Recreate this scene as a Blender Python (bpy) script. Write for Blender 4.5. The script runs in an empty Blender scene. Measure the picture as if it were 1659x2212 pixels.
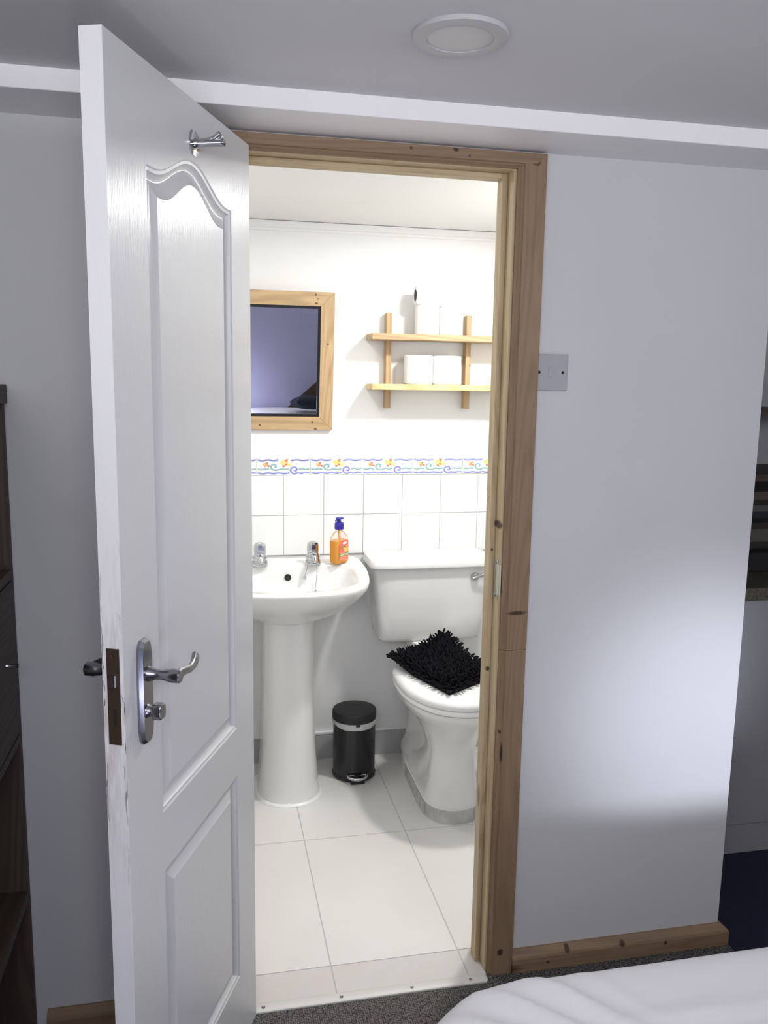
import bpy, bmesh, math, random
from mathutils import Vector, Matrix
random.seed(7)
PI = math.pi
scn = bpy.context.scene
COL = scn.collection

# ------------------------------------------------------------------ materials
def srgb(r, g, b):
    def c(v):
        v /= 255.0
        return v / 12.92 if v <= .04045 else ((v + .055) / 1.055) ** 2.4
    return (c(r), c(g), c(b), 1)

def newmat(name, col, rough=.5, metal=0.0, spec=.5, **kw):
    m = bpy.data.materials.new(name); m.use_nodes = True
    b = m.node_tree.nodes['Principled BSDF']
    b.inputs['Base Color'].default_value = col if len(col) == 4 else (*col, 1)
    b.inputs['Roughness'].default_value = rough
    b.inputs['Metallic'].default_value = metal
    b.inputs['Specular IOR Level'].default_value = spec
    for k, v in kw.items():
        b.inputs[k.replace('_', ' ')].default_value = v
    return m

class NT:
    def __init__(s, m):
        s.t = m.node_tree; s.n = s.t.nodes; s.l = s.t.links
        s.b = s.n['Principled BSDF']
    def new(s, typ, **kw):
        n = s.n.new(typ)
        for k, v in kw.items(): setattr(n, k, v)
        return n
    def link(s, a, b): s.l.new(a, b)
    def coord(s, scale=(1, 1, 1), loc=(0, 0, 0), rot=(0, 0, 0)):
        tc = s.new('ShaderNodeTexCoord'); mp = s.new('ShaderNodeMapping')
        mp.inputs['Scale'].default_value = scale; mp.inputs['Location'].default_value = loc
        mp.inputs['Rotation'].default_value = rot
        s.link(tc.outputs['Object'], mp.inputs['Vector']); return mp.outputs['Vector']
    def noise(s, vec, scale=5, detail=3, rough=.5, dist=0):
        n = s.new('ShaderNodeTexNoise'); n.inputs['Scale'].default_value = scale
        n.inputs['Detail'].default_value = detail; n.inputs['Roughness'].default_value = rough
        n.inputs['Distortion'].default_value = dist
        s.link(vec, n.inputs['Vector']); return n.outputs['Fac']
    def ramp(s, fac, stops):
        r = s.new('ShaderNodeValToRGB'); e = r.color_ramp.elements
        while len(e) < len(stops): e.new(.5)
        for i, (p, c) in enumerate(stops):
            e[i].position = p; e[i].color = c if len(c) == 4 else (*c, 1)
        s.link(fac, r.inputs['Fac']); return r.outputs['Color']
    def mix(s, fac, a, b, blend='MIX'):
        n = s.new('ShaderNodeMix', data_type='RGBA', blend_type=blend)
        for sock, v in ((n.inputs[0], fac), (n.inputs[6], a), (n.inputs[7], b)):
            if hasattr(v, 'is_linked'): s.link(v, sock)
            else: sock.default_value = v
        return n.outputs[2]
    def math(s, op, a, b=0.0):
        n = s.new('ShaderNodeMath', operation=op)
        for sock, v in ((n.inputs[0], a), (n.inputs[1], b)):
            if hasattr(v, 'is_linked'): s.link(v, sock)
            else: sock.default_value = v
        return n.outputs[0]
    def bump(s, h, strength=.2, dist=.002):
        n = s.new('ShaderNodeBump'); n.inputs['Strength'].default_value = strength
        n.inputs['Distance'].default_value = dist
        s.link(h, n.inputs['Height']); s.link(n.outputs['Normal'], s.b.inputs['Normal'])
    def base(s, c): s.link(c, s.b.inputs['Base Color'])

def paint(name, col, rough=.6, var=.03, bump=.08, scale=40, spec=.3):
    m = newmat(name, col, rough, spec=spec); t = NT(m); v = t.coord()
    d = tuple(c * (1 - var) for c in col[:3]); h = tuple(min(1, c * (1 + var)) for c in col[:3])
    t.base(t.ramp(t.noise(v, 3, 4), [(.3, d), (.7, h)]))
    t.bump(t.noise(v, scale, 4), bump, .002)
    return m

def wood(name, axis, light, dark, knot, rough=.5, knots=.15, ring=.4, at=()):
    m = newmat(name, light, rough, spec=.35); t = NT(m)
    st = {'X': (1.2, 16, 16), 'Y': (16, 1.2, 16), 'Z': (16, 16, 1.2)}[axis]
    kt = {'X': (.3, 1, 1), 'Y': (1, .3, 1), 'Z': (1, 1, .3)}[axis]
    v = t.coord(st); vk = t.coord(kt, (.13, .37, .21))
    g1 = t.noise(v, 1.6, 4, .55, .8)
    g2 = t.noise(v, 7, 3, .6, .2)
    c1 = t.ramp(g1, [(.25, dark), (.5, light), (.75, tuple(a * .45 + b * .55 for a, b in zip(dark[:3], light[:3])))])
    c2 = t.mix(.35, c1, t.ramp(g2, [(.3, tuple(c * .72 for c in light[:3])), (.7, tuple(min(1, c * 1.12) for c in light[:3]))]))
    gl = t.noise(v, .55, 1.5, .5, .3)
    rg = t.math('SINE', t.math('MULTIPLY', gl, 95))
    c2 = t.mix(t.math('MULTIPLY', t.math('MAXIMUM', rg, 0), ring), c2, tuple(c * .62 for c in dark[:3]) + (1,))
    vo = t.new('ShaderNodeTexVoronoi'); vo.inputs['Scale'].default_value = 9
    vo.inputs['Randomness'].default_value = 1
    nz = t.noise(vk, 20, 2)
    t.link(vk, vo.inputs['Vector'])
    d = t.math('ADD', vo.outputs['Distance'], t.math('MULTIPLY', nz, .04))
    kf = t.ramp(d, [(knots * .6, (1, 1, 1)), (knots * 1.25, (0, 0, 0))])
    c2 = t.mix(kf, c2, knot)
    for (kx, ky, kz, rx, rz, tl) in at:          # individual knots: centre, half-width, half-height, slant
        tc = t.new('ShaderNodeTexCoord'); sub = t.new('ShaderNodeVectorMath', operation='SUBTRACT'); t.link(tc.outputs['Object'], sub.inputs[0]); sub.inputs[1].default_value = (kx, ky, kz)
        mp = t.new('ShaderNodeMapping'); mp.inputs['Rotation'].default_value = (0, tl, 0); mp.inputs['Scale'].default_value = (1 / rx, 28, 1 / rz); t.link(sub.outputs[0], mp.inputs['Vector'])
        ln = t.new('ShaderNodeVectorMath', operation='LENGTH'); t.link(mp.outputs[0], ln.inputs[0])
        wob = t.math('ADD', ln.outputs['Value'], t.math('MULTIPLY', t.math('SUBTRACT', t.noise(t.coord(), 220, 2), .5), .7))
        c2 = t.mix(t.ramp(wob, [(.55, (.92, .92, .92)), (1.0, (0, 0, 0))]), c2, knot)
    t.base(c2)
    t.bump(g2, .08, .001)
    return m

M = {}
M['wall'] = paint('wall_paint', (.555, .558, .565), .75, .02, .06)
M['ceil'] = paint('ceiling_paint', (.635, .63, .645), .8, .03, .05)
M['wallbath'] = paint('bathroom_paint', (.80, .80, .785), .6, .015, .05)
M['trimwhite'] = paint('white_gloss_trim', (.84, .83, .84), .45, .02, .03)
M['wallbluelit'] = paint('wall_paint_bluelit', (.40, .40, .55), .8, .03, .05)  # bedroom wall with the bluish light put into its colour
PL, PD, PK = srgb(188, 160, 122), srgb(168, 138, 102), srgb(92, 58, 32)
M['pineX'] = wood('pine_grain_x', 'X', PL, PD, PK, at=((-.02, .0, .018, .005, .005, 0), (.175, 0, .030, .005, .005, 0), (.187, 0, .004, .008, .004, 0), (.18, 0, .492, .004, .006, 0), (.188, 0, .478, .003, .003, 0), (.183, 0, .462, .008, .004, 0)))
M['pineZ'] = wood('pine_grain_z', 'Z', PL, PD, PK, at=((.228, 0, .318, .0045, .0045, 0), (.120, -.042, .165, .004, .007, 0)))
PL2, PD2 = srgb(222, 196, 142), srgb(202, 170, 116)
M['pineXpale'] = wood('pale_pine_grain_x', 'X', PL2, PD2, PK)
FL, FD, FK = srgb(140, 116, 92), srgb(116, 92, 72), srgb(58, 38, 26)
M['frameZ'] = wood('door_frame_pine_z', 'Z', FL, FD, FK, .5, .15, .22, ((.345, -.018, 1.980, .012, .008, .2), (.342, -.018, .955, .028, .006, -.5), (.335, -.018, .06, .010, .012, 0), (.317, -.016, .60, .004, .03, 0), (.312, -.016, .655, .004, .006, 0)))
M['frameX'] = wood('door_frame_pine_x', 'X', FL, FD, FK, .5, .15, .22, ((.159, -.018, 1.995, .008, .006, 0), (.06, -.018, 1.991, .004, .004, 0), (.19, -.018, 1.984, .003, .003, 0), (.150, -.014, .044, .009, .012, .3), (.305, -.016, .040, .010, .009, 0), (.43, -.022, .028, .007, .007, 0), (.095, -.022, .018, .005, .005, 0)))
JL, JD = srgb(194, 174, 140), srgb(160, 136, 102)
M['jambZ'] = wood('door_jamb_pine_z', 'Z', JL, JD, FK, .5, .12, .25, ((.300, .018, 1.165, .006, .012, 0), (.293, .037, .80, .007, .008, 0), (.293, .037, 1.10, .004, .004, 0)))
M['jambX'] = wood('door_jamb_pine_x', 'X', JL, JD, FK, .5, .12, .25)
DL, DD = srgb(84, 72, 62), srgb(66, 55, 47)
M['brownY'] = wood('brown_unit_y', 'Y', DL, DD, FK, .55, .03)
M['brownZ'] = wood('brown_unit_z', 'Z', DL, DD, FK, .55, .03)
M['brownX'] = wood('brown_unit_x', 'X', DL, DD, FK, .55, .03)
M['ceramic'] = newmat('white_ceramic', (.75, .75, .735), .12, spec=.5, Coat_Weight=.4, Coat_Roughness=.05)
M['seatplastic'] = newmat('white_seat_plastic', (.83, .83, .82), .2)
M['chrome'] = newmat('chrome', (.52, .53, .55), .10, 1)
M['satin'] = newmat('satin_chrome', (.30, .30, .325), .24, 1)
M['brownmetal'] = newmat('brown_lock_metal', srgb(66, 52, 42), .5, .3)
M['steel'] = newmat('zinc_steel', (.52, .56, .52), .35, 1)
M['blackgloss'] = newmat('black_gloss', (.006, .006, .007), .25)
M['blackmat'] = newmat('black_plastic', (.008, .008, .009), .55)
M['darkhole'] = newmat('dark_hole', (.02, .02, .02), .8)
M['switch'] = newmat('pale_switch_plastic', (.37, .37, .40), .5, spec=.2)
M['paper'] = newmat('white_tissue_paper', (.86, .86, .85), .9)
NT(M['paper']).bump(NT(M['paper']).noise(NT(M['paper']).coord(), 300, 2), .1, .001)
M['card'] = newmat('cardboard_core', srgb(110, 104, 98), .9)
M['mirror'] = newmat('mirror_glass', (.93, .93, .94), .0, 1)
M['navy'] = newmat('navy_fabric', (.012, .016, .03), .95)
t = NT(M['navy']); t.bump(t.noise(t.coord(), 250, 3), .3, .002)
M['bag'] = newmat('clear_bin_liner', (.62, .62, .62), .4, Transmission_Weight=.25)
M['white_tile'] = newmat('white_wall_tile', (.80, .81, .80), .12)
M['grout'] = newmat('grout', (.62, .62, .60), .8)
M['skirtile'] = newmat('grey_skirting_tile', (.42, .42, .42), .25)
M['mosaic'] = newmat('grey_mosaic_tile', (.50, .50, .485), .3)
m = M['mosaic']; t = NT(m); t.base(t.ramp(t.noise(t.coord(), 18, 2), [(.35, (.42, .42, .41)), (.65, (.55, .54, .52))]))
M['floortile'] = newmat('pale_floor_tile', (.70, .69, .665), .32)
m = M['floortile']; t = NT(m); t.base(t.ramp(t.noise(t.coord(), 2.5, 4), [(.3, (.66, .65, .62)), (.7, (.72, .71, .685))]))
M['threshtile'] = newmat('threshold_tile', (.60, .57, .55), .35)
m = M['threshtile']; t = NT(m); t.base(t.ramp(t.noise(t.coord(), 7, 4), [(.3, (.64, .55, .52)), (.55, (.60, .58, .56)), (.7, (.58, .57, .54))]))
M['floorgrout'] = newmat('floor_grout', (.50, .50, .48), .8)
M['silicone'] = newmat('white_sealant', (.83, .83, .81), .3)
M['strip'] = newmat('cream_threshold_strip', (.62, .61, .58), .4)
M['kitchenwhite'] = newmat('kitchen_laminate_dimmed', (.30, .295, .31), .35)  # white unit, greyed so the colour carries the alcove's dimness
M['worktop'] = newmat('speckled_worktop', srgb(120, 114, 98), .35)
m = M['worktop']; t = NT(m); t.base(t.ramp(t.noise(t.coord(), 160, 3), [(.35, srgb(58, 55, 47)), (.65, srgb(98, 92, 78))]))  # tones darkened to stand in for the dim alcove
M['navyfloor'] = newmat('navy_floor', srgb(16, 20, 44), .7)
m = M['navyfloor']; t = NT(m); t.base(t.ramp(t.noise(t.coord(), 120, 3), [(.3, srgb(12, 16, 38)), (.7, srgb(22, 26, 56))]))
M['lampring'] = newmat('lamp_white_plastic', (.50, .49, .50), .5)
M['lamplens'] = newmat('lamp_lens', (.55, .545, .55), .4)
# carpet
m = newmat('grey_ribbed_carpet', (.1, .1, .1), .95, spec=.1); M['carpet'] = m; t = NT(m)
v = t.coord()
wv = t.new('ShaderNodeTexWave', wave_type='BANDS', bands_direction='DIAGONAL'); t.link(v, wv.inputs['Vector'])
wv.inputs['Scale'].default_value = 60; wv.inputs['Distortion'].default_value = 3; wv.inputs['Detail'].default_value = 2
wv.inputs['Detail Scale'].default_value = 6
vo = t.new('ShaderNodeTexVoronoi'); vo.inputs['Scale'].default_value = 190; vo.inputs['Randomness'].default_value = .45; t.link(v, vo.inputs['Vector'])
cf = t.math('ADD', vo.outputs['Distance'], t.math('MULTIPLY', t.math('SUBTRACT', t.noise(v, 200, 2), .5), .5))
t.base(t.ramp(cf, [(.15, (.23, .22, .21)), (.7, (.05, .047, .045))]))
t.bump(t.math('ADD', t.math('MULTIPLY', vo.outputs['Distance'], -1), t.math('MULTIPLY', wv.outputs['Fac'], .2)), .9, .006)
# bed linen
m = newmat('white_bed_linen', (.78, .77, .80), .85, spec=.2); M['linen'] = m; t = NT(m)
t.bump(t.noise(t.coord(), 350, 2), .15, .001)
# painted door with worn leading edge
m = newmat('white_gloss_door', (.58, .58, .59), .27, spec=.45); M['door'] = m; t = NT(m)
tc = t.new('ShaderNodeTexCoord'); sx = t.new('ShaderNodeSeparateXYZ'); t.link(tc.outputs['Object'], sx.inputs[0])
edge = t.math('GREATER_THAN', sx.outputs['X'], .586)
zb = t.math('SUBTRACT', 1.0, t.math('MINIMUM', 1.0, t.math('MULTIPLY', t.math('ABSOLUTE', t.math('SUBTRACT', sx.outputs['Z'], .98)), 3.4)))
mp = t.new('ShaderNodeMapping'); mp.inputs['Scale'].default_value = (120, 120, 18); t.link(tc.outputs['Object'], mp.inputs[0])
stn = t.noise(mp.outputs[0], 1, 4, .6)
mask = t.math('MULTIPLY', t.math('MULTIPLY', edge, zb), 1)
wear = t.math('MULTIPLY', mask, t.math('MULTIPLY', t.math('MAXIMUM', t.math('SUBTRACT', stn, .42), 0), 3.4))
mp3 = t.new('ShaderNodeMapping'); mp3.inputs['Scale'].default_value = (170, 260, 26); t.link(tc.outputs['Object'], mp3.inputs[0])
# chips along the two arrises of the edge
ey = t.math('ABSOLUTE', t.math('ADD', sx.outputs['Y'], .017))
arr = t.math('GREATER_THAN', ey, .0135)
chip = t.math('MULTIPLY', t.math('MULTIPLY', mask, arr), t.math('GREATER_THAN', t.noise(mp3.outputs[0], 1, 2), .56))
cwear = t.mix(wear, t.mix(edge, (.585, .585, .595, 1), (.76, .755, .76, 1)), srgb(188, 176, 164))  # edge lighter than the face: stronger light on it put into the colour
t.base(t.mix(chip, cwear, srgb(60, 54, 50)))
mp2 = t.new('ShaderNodeMapping'); mp2.inputs['Scale'].default_value = (150, 20, 5); t.link(tc.outputs['Object'], mp2.inputs[0])
t.bump(t.noise(mp2.outputs[0], 2.2, 4, .6, .4), .32, .0016)
# shaggy mat
M['mat'] = newmat('black_chenille', (.006, .006, .009), .95, spec=.15)
# soap
M['bottle'] = newmat('clear_soap_bottle', (.97, .93, .90), .06, Transmission_Weight=.95, IOR=1.12)
M['soap'] = newmat('orange_soap', srgb(255, 172, 24), .15, Transmission_Weight=.12, IOR=1.33)
M['pump'] = newmat('navy_pump_plastic', srgb(40, 30, 140), .35)
M['label'] = newmat('peach_label', srgb(235, 132, 100), .4)
M['labelred'] = newmat('coral_label', srgb(222, 104, 88), .4)
M['green'] = newmat('label_green', srgb(84, 158, 82), .4)
M['leaf'] = newmat('label_leaf', srgb(110, 130, 70), .4)
M['twig'] = newmat('label_twig', srgb(70, 44, 30), .4)
M['fruit'] = newmat('label_fruit', srgb(246, 190, 90), .4)
M['ink'] = newmat('label_white', (.85, .88, .84), .4)
M['dip'] = newmat('dip_tube', srgb(236, 190, 110), .4)
# tile border paints
M['b_blue'] = newmat('tile_blue', srgb(164, 166, 216), .15)
M['b_blue2'] = newmat('tile_dark_blue', srgb(112, 116, 186), .15)
M['b_green'] = newmat('tile_green', srgb(168, 200, 196), .15)
M['b_green2'] = newmat('tile_dark_green', srgb(122, 158, 160), .15)
M['f_yel'] = newmat('tile_yellow', srgb(244, 212, 132), .15)
M['f_red'] = newmat('tile_coral', srgb(208, 118, 104), .15)
M['f_or'] = newmat('tile_orange', srgb(232, 160, 112), .15)
# striped blind, alcove dimness put into its stripe colours
m = newmat('striped_cloth', (.2, .2, .2), .9); M['stripes'] = m; t = NT(m)
tc = t.new('ShaderNodeTexCoord'); sx = t.new('ShaderNodeSeparateXYZ'); t.link(tc.outputs['Object'], sx.inputs[0])
f = t.math('MULTIPLY', sx.outputs['Z'], 1 / .26)
r = t.new('ShaderNodeValToRGB'); r.color_ramp.interpolation = 'CONSTANT'
st = [(0, (44, 42, 38)), (.10, (52, 50, 45)), (.20, (92, 88, 80)), (.37, (54, 48, 42)), (.45, (20, 20, 24)), (.52, (44, 46, 54)),
      (.60, (84, 84, 84)), (.68, (46, 42, 36)), (.76, (82, 76, 66)), (.86, (18, 18, 20))]
e = r.color_ramp.elements
while len(e) < len(st): e.new(.5)
for i, (p, c) in enumerate(st): e[i].position = p; e[i].color = srgb(*c)
t.link(f, r.inputs['Fac']); t.base(r.outputs['Color'])

# ------------------------------------------------------------------ mesh helpers
class MB:
    def __init__(s): s.v = []; s.f = []; s.mi = []
    def add(s, vs, fs, mi=0):
        o = len(s.v); s.v += [tuple(p) for p in vs]
        for q in fs: s.f.append([i + o for i in q]); s.mi.append(mi)
        return s
    def box(s, x0, x1, y0, y1, z0, z1, mi=0):
        vs = [(x, y, z) for x in (x0, x1) for y in (y0, y1) for z in (z0, z1)]
        return s.add(vs, [(0, 1, 3, 2), (4, 6, 7, 5), (0, 4, 5, 1), (2, 3, 7, 6), (0, 2, 6, 4), (1, 5, 7, 3)], mi)
    def rings(s, R, closed=True, cap0=False, cap1=False, mi=0):
        n = len(R[0]); vs = [p for r in R for p in r]; fs = []
        m = n if closed else n - 1
        for i in range(len(R) - 1):
            for j in range(m):
                k = (j + 1) % n
                fs.append((i * n + j, i * n + k, (i + 1) * n + k, (i + 1) * n + j))
        if cap0: fs.append(tuple(reversed(range(n))))
        if cap1: fs.append(tuple(range((len(R) - 1) * n, len(R) * n)))
        return s.add(vs, fs, mi)
    def lathe(s, prof, c=(0, 0, 0), axis='Z', n=32, cap=True, mi=0, rot=None):
        R = []
        for r, h in prof:
            ring = []
            for k in range(n):
                a = 2 * PI * k / n
                p = {'Z': (r * math.cos(a), r * math.sin(a), h), 'Y': (r * math.cos(a), h, -r * math.sin(a)),
                     'X': (h, r * math.cos(a), r * math.sin(a))}[axis]
                p = Vector(p)
                if rot: p = rot @ p
                ring.append(p + Vector(c))
            R.append(ring)
        return s.rings(R, True, cap, cap, mi)
    def tube(s, path, r, n=10, mi=0, cap=True, flat=1.0, up=None):
        P = [Vector(p) for p in path]; R = []
        rr = r if isinstance(r, (list, tuple)) else [r] * len(P)
        ref = Vector(up) if up else Vector((0, 0, 1))
        for i, p in enumerate(P):
            d = (P[min(i + 1, len(P) - 1)] - P[max(i - 1, 0)]).normalized()
            a = d.cross(ref)
            if a.length < 1e-3: a = d.cross(Vector((1, 0, 0)))
            a.normalize(); b = a.cross(d).normalized()
            R.append([p + rr[i] * (math.cos(2 * PI * k / n) * a + math.sin(2 * PI * k / n) * flat * b) for k in range(n)])
        return s.rings(R, True, cap, cap, mi)
    def prism(s, outline, axis, h0, h1, mi=0):
        def mk(p, h):
            return {'X': (h, p[0], p[1]), 'Y': (p[0], h, p[1]), 'Z': (p[0], p[1], h)}[axis]
        return s.rings([[mk(p, h0) for p in outline], [mk(p, h1) for p in outline]], True, True, True, mi)
    def build(s, name, mats, parent=None, bevel=0, smooth=True, angle=35, origin=None, seg=2):
        if not isinstance(mats, (list, tuple)): mats = [mats]
        off = Vector((0, 0, 0))
        if parent is not None:
            root = parent
            while root.parent: root = root.parent
            if root.get('_world', 0): off = Vector(root.location)
        elif origin is not None: off = Vector(origin)
        me = bpy.data.meshes.new(name)
        me.from_pydata([tuple(Vector(p) - off) for p in s.v], [], s.f)
        for mm in mats: me.materials.append(mm)
        for p, i in zip(me.polygons, s.mi): p.material_index = i
        bm = bmesh.new(); bm.from_mesh(me); bmesh.ops.recalc_face_normals(bm, faces=bm.faces[:]); bm.to_mesh(me); bm.free()
        if smooth:
            me.shade_smooth(); me.set_sharp_from_angle(angle=math.radians(angle))
        me.update()
        o = bpy.data.objects.new(name, me); COL.objects.link(o)
        if parent is not None: o.parent = parent
        elif origin is not None: o.location = off
        if bevel:
            b = o.modifiers.new('bevel', 'BEVEL'); b.width = bevel; b.segments = seg; b.limit_method = 'ANGLE'; b.angle_limit = math.radians(40)
            b.harden_normals = False
        return o

def tag(o, label=None, cat=None, group=None, kind=None):
    if label: o['label'] = label
    if cat: o['category'] = cat
    if group: o['group'] = group
    if kind: o['kind'] = kind
    return o
def thing(name, loc, label, cat, rot=(0, 0, 0), group=None, world=True, kind=None):
    o = bpy.data.objects.new(name, None); COL.objects.link(o)
    o.location = loc; o.rotation_euler = rot; o.empty_display_size = .05
    if world and rot == (0, 0, 0): o['_world'] = 1
    return tag(o, label, cat, group, kind)
def copy_tree(o, parent=None):
    c = o.copy(); COL.objects.link(c)
    if parent is not None: c.parent = parent
    for ch in list(o.children):
        if ch.name in COL.objects: copy_tree(ch, c)
    return c
def struct(o): o['kind'] = 'structure'; return o
def smooth01(x): x = max(0, min(1, x)); return x * x * (3 - 2 * x)

# ------------------------------------------------------------------ camera (solved from the photo's lines)
cam = bpy.data.cameras.new('camera'); co = bpy.data.objects.new('camera', cam); COL.objects.link(co)
yaw, pit, rol = -.2086, -.1552, .0161
f_ = Vector((-math.sin(yaw) * math.cos(pit), math.cos(yaw) * math.cos(pit), math.sin(pit)))
r0 = Vector((math.cos(yaw), math.sin(yaw), 0)); u0 = r0.cross(f_)
r_ = math.cos(rol) * r0 + math.sin(rol) * u0; u_ = -math.sin(rol) * r0 + math.cos(rol) * u0
mw = Matrix(((r_.x, u_.x, -f_.x, -.7465), (r_.y, u_.y, -f_.y, -1.859), (r_.z, u_.z, -f_.z, 1.4997), (0, 0, 0, 1)))
co.matrix_world = mw
cam.sensor_fit = 'VERTICAL'; cam.sensor_height = 24; cam.lens = 1814.65 / 2212 * 24; cam.clip_start = .02
scn.camera = co

D = 1.302          # bathroom back wall
ZC = 2.0433        # bedroom ceiling
ZS = 2.0049        # soffit
# ------------------------------------------------------------------ room shell
XL, XR, YB = -1.62, 2.3, -2.15
b = MB()
b.box(XL, -.692, 0, .10, 0, ZS + .12); b.box(-.045, .5973, 0, .10, 0, ZS + .12); b.box(-.692, -.045, 0, .10, 1.993, ZS + .12)
struct(b.build('wall_front', M['wall'], smooth=False))
struct(MB().box(XL - .1, XL, YB - .1, .1, -.02, 2.3).build('wall_left', M['wall'], smooth=False))
struct(MB().box(XR, XR + .1, YB - .1, 1.1, -.02, 2.3).build('wall_right', M['wall'], smooth=False))
struct(MB().box(XL - .1, XR + .1, YB - .1, YB, -.02, 2.3).build('wall_back', M['wallbluelit'], smooth=False))
b = MB(); b.box(XL - .1, XR + .1, YB - .1, .05, ZC, ZC + .1); b.box(.5973, XR + .1, .05, 1.1, ZC, ZC + .1)
struct(b.build('ceiling', M['ceil'], smooth=False))
b = MB(); b.box(XL - .1, .62, YB - .1, -.034, -.1, -.003); b.box(XL - .1, -.668, -.034, .001, -.1, -.003); b.box(-.069, .62, -.034, .001, -.1, -.003)
struct(b.build('floor', M['carpet'], smooth=False))
struct(MB().box(.62, XR + .1, YB - .1, 1.1, -.1, -.003).build('floor_kitchen', M['navyfloor'], smooth=False))
struct(MB().box(.5973, XR + .1, .98, 1.08, -.02, 2.3).build('wall_kitchen', M['wall'], smooth=False))
# beam box along the ceiling over the door
struct(MB().box(XL, XR, -.1619, .003, ZS, ZC + .002).build('trim_1', M['trimwhite'], bevel=.002, smooth=False))
# bathroom
struct(MB().box(-1.05, .62, D, D + .1, -.02, 2.3).build('wall_bathroom_back', M['wallbath'], smooth=False))
struct(MB().box(-1.05, -.95, .1, D, -.02, 2.3).build('wall_bathroom_left', M['wallbath'], smooth=False))
struct(MB().box(.497, .5973, .1, D, -.02, 2.3).build('wall_bathroom_right', M['wallbath'], smooth=False))
struct(MB().box(-1.05, .5973, .1, D + .1, 2.062, 2.15).build('ceiling_bathroom', M['wallbath'], smooth=False))
b = MB(); b.prism([(D + .001, 2.027), (D - .006, 2.027), (D - .008, 2.031), (D - .008, 2.036), (D - .013, 2.038), (D - .015, 2.060), (D + .001, 2.063)], 'X', -.95, .497)
struct(b.build('trim_2', M['wallbath'], smooth=False))
# bathroom floor tiles on grout
b = MB(); b.box(-.95, .497, .0, D, -.1, -.0015, 0); b.box(-.668, -.069, -.034, 0, -.1, -.0015, 0)
xs = [-.95, -.797, -.4555, -.1145, .2265, .497]; ys = [.09, .70, 1.302]; g = .0018
for i in range(len(xs) - 1):
    for j in range(2): b.box(xs[i] + g, xs[i + 1] - g, ys[j] + g, ys[j + 1] - g, -.05, 0, 1)
for i in range(len(xs) - 1):
    b.box(max(xs[i] + g, -.668), min(xs[i + 1] - g, -.068), -.012, .09 - g, -.05, 0, 2) if xs[i + 1] > -.668 and xs[i] < -.068 else None
struct(b.build('floor_bathroom', [M['floorgrout'], M['floortile'], M['threshtile']], smooth=False))
# threshold strip
th = thing('threshold_strip', (-.37, -.025, -.003), 'cream threshold strip screwed down along the carpet edge in the doorway', 'threshold')
b = MB(); b.prism([(-.040, -.003), (-.040, .0005), (-.036, .003), (-.014, .0035), (-.011, .002), (-.011, -.003)], 'X', -.668, -.075)
b.build('strip', M['strip'], th)
for px in (-.636, -.446, -.268, -.115):
    s = MB(); s.lathe([(.0045, .0005), (.0045, .0042), (.0035, .0052), (.0008, .0045)], (px, -.028, 0), 'Z', 12)
    s.build('screw', M['satin'], th)
# skirtings
def skirt_profile(y): return [(y, -.003), (y - .022, -.003), (y - .022, .034), (y - .020, .040), (y - .004, .0535), (y, .0535)]
b = MB(); pr = skirt_profile(0)
b.rings([[(-.002, p[0], p[1]) for p in pr], [(.5973 - p[0], p[0], p[1]) for p in pr], [(.5973 - p[0], .10, p[1]) for p in pr]], True, True, True)
struct(b.build('baseboard_right', M['frameX'], smooth=False))
b = MB(); b.prism(pr, 'X', -1.128, -.735); struct(b.build('baseboard_left', M['frameX'], smooth=False))
b = MB(); b.box(-.95, .497, D - .012, D, 0, .104, 0); b.box(-.95, .497, D - .014, D, .104, .112, 1)
struct(b.build('baseboard_back', [M['skirtile'], M['silicone']], smooth=False))

# ---------------------------------------------------- door frame (architrave, lining, stops)
fr = thing('trim_3', (-.37, 0, 0), None, None, kind='structure')
fr['label'] = 'knotty pine door frame around the bathroom doorway'
prof = [(0, 0), (0, -.018), (-.050, -.018), (-.0525, -.0145), (-.057, -.0155), (-.061, -.010), (-.064, -.008), (-.064, 0)]
b = MB(); b.prism([(p[0], p[1]) for p in prof], 'Z', 0.863, 1.9992); b.prism([(p[0] - .0005, p[1] + .001) for p in prof], 'Z', -.003, .8615)
b.build('architrave_right', M['frameZ'], fr, smooth=False)
b = MB(); b.prism([(-.736 - p[0], p[1]) for p in prof], 'Z', -.003, 1.9992); b.build('architrave_left', M['frameZ'], fr, smooth=False)
hp = [(0, 1.9992), (-.018, 1.9992), (-.018, 1.9775), (-.0145, 1.9755), (-.0155, 1.972), (-.010, 1.9695), (-.008, 1.9675), (0, 1.9675)]
b = MB()
b.rings([[(-.736 + (1.9992 - p[1]), p[0], p[1]) for p in hp], [(-(1.9992 - p[1]) - .001, p[0] - .0004, p[1]) for p in hp]], True, True, True)
b.build('architrave_top', M['frameX'], fr, smooth=False)
b = MB(); b.box(-.070, -.045, 0, .10, 0, 1.993); b.build('jamb_right', M['jambZ'], fr, smooth=False)
b = MB(); b.box(-.692, -.666, 0, .10, 0, 1.993); b.build('jamb_left', M['jambZ'], fr, smooth=False)
b = MB(); b.box(-.666, -.070, 0, .10, 1.966, 1.993); b.build('jamb_top', M['jambX'], fr, smooth=False)
b = MB(); b.box(-.0835, -.070, .037, .072, 0.0, 1.966); b.build('door_stop', M['jambZ'], fr, bevel=.0015, smooth=False)
b = MB(); b.box(-.666, -.6525, .037, .072, 0.0, 1.966); b.build('door_stop', M['jambZ'], fr, bevel=.0015, smooth=False)
b = MB(); b.box(-.6525, -.0835, .037, .072, 1.9545, 1.966); b.build('door_stop', M['jambX'], fr, bevel=.0015, smooth=False)
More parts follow.
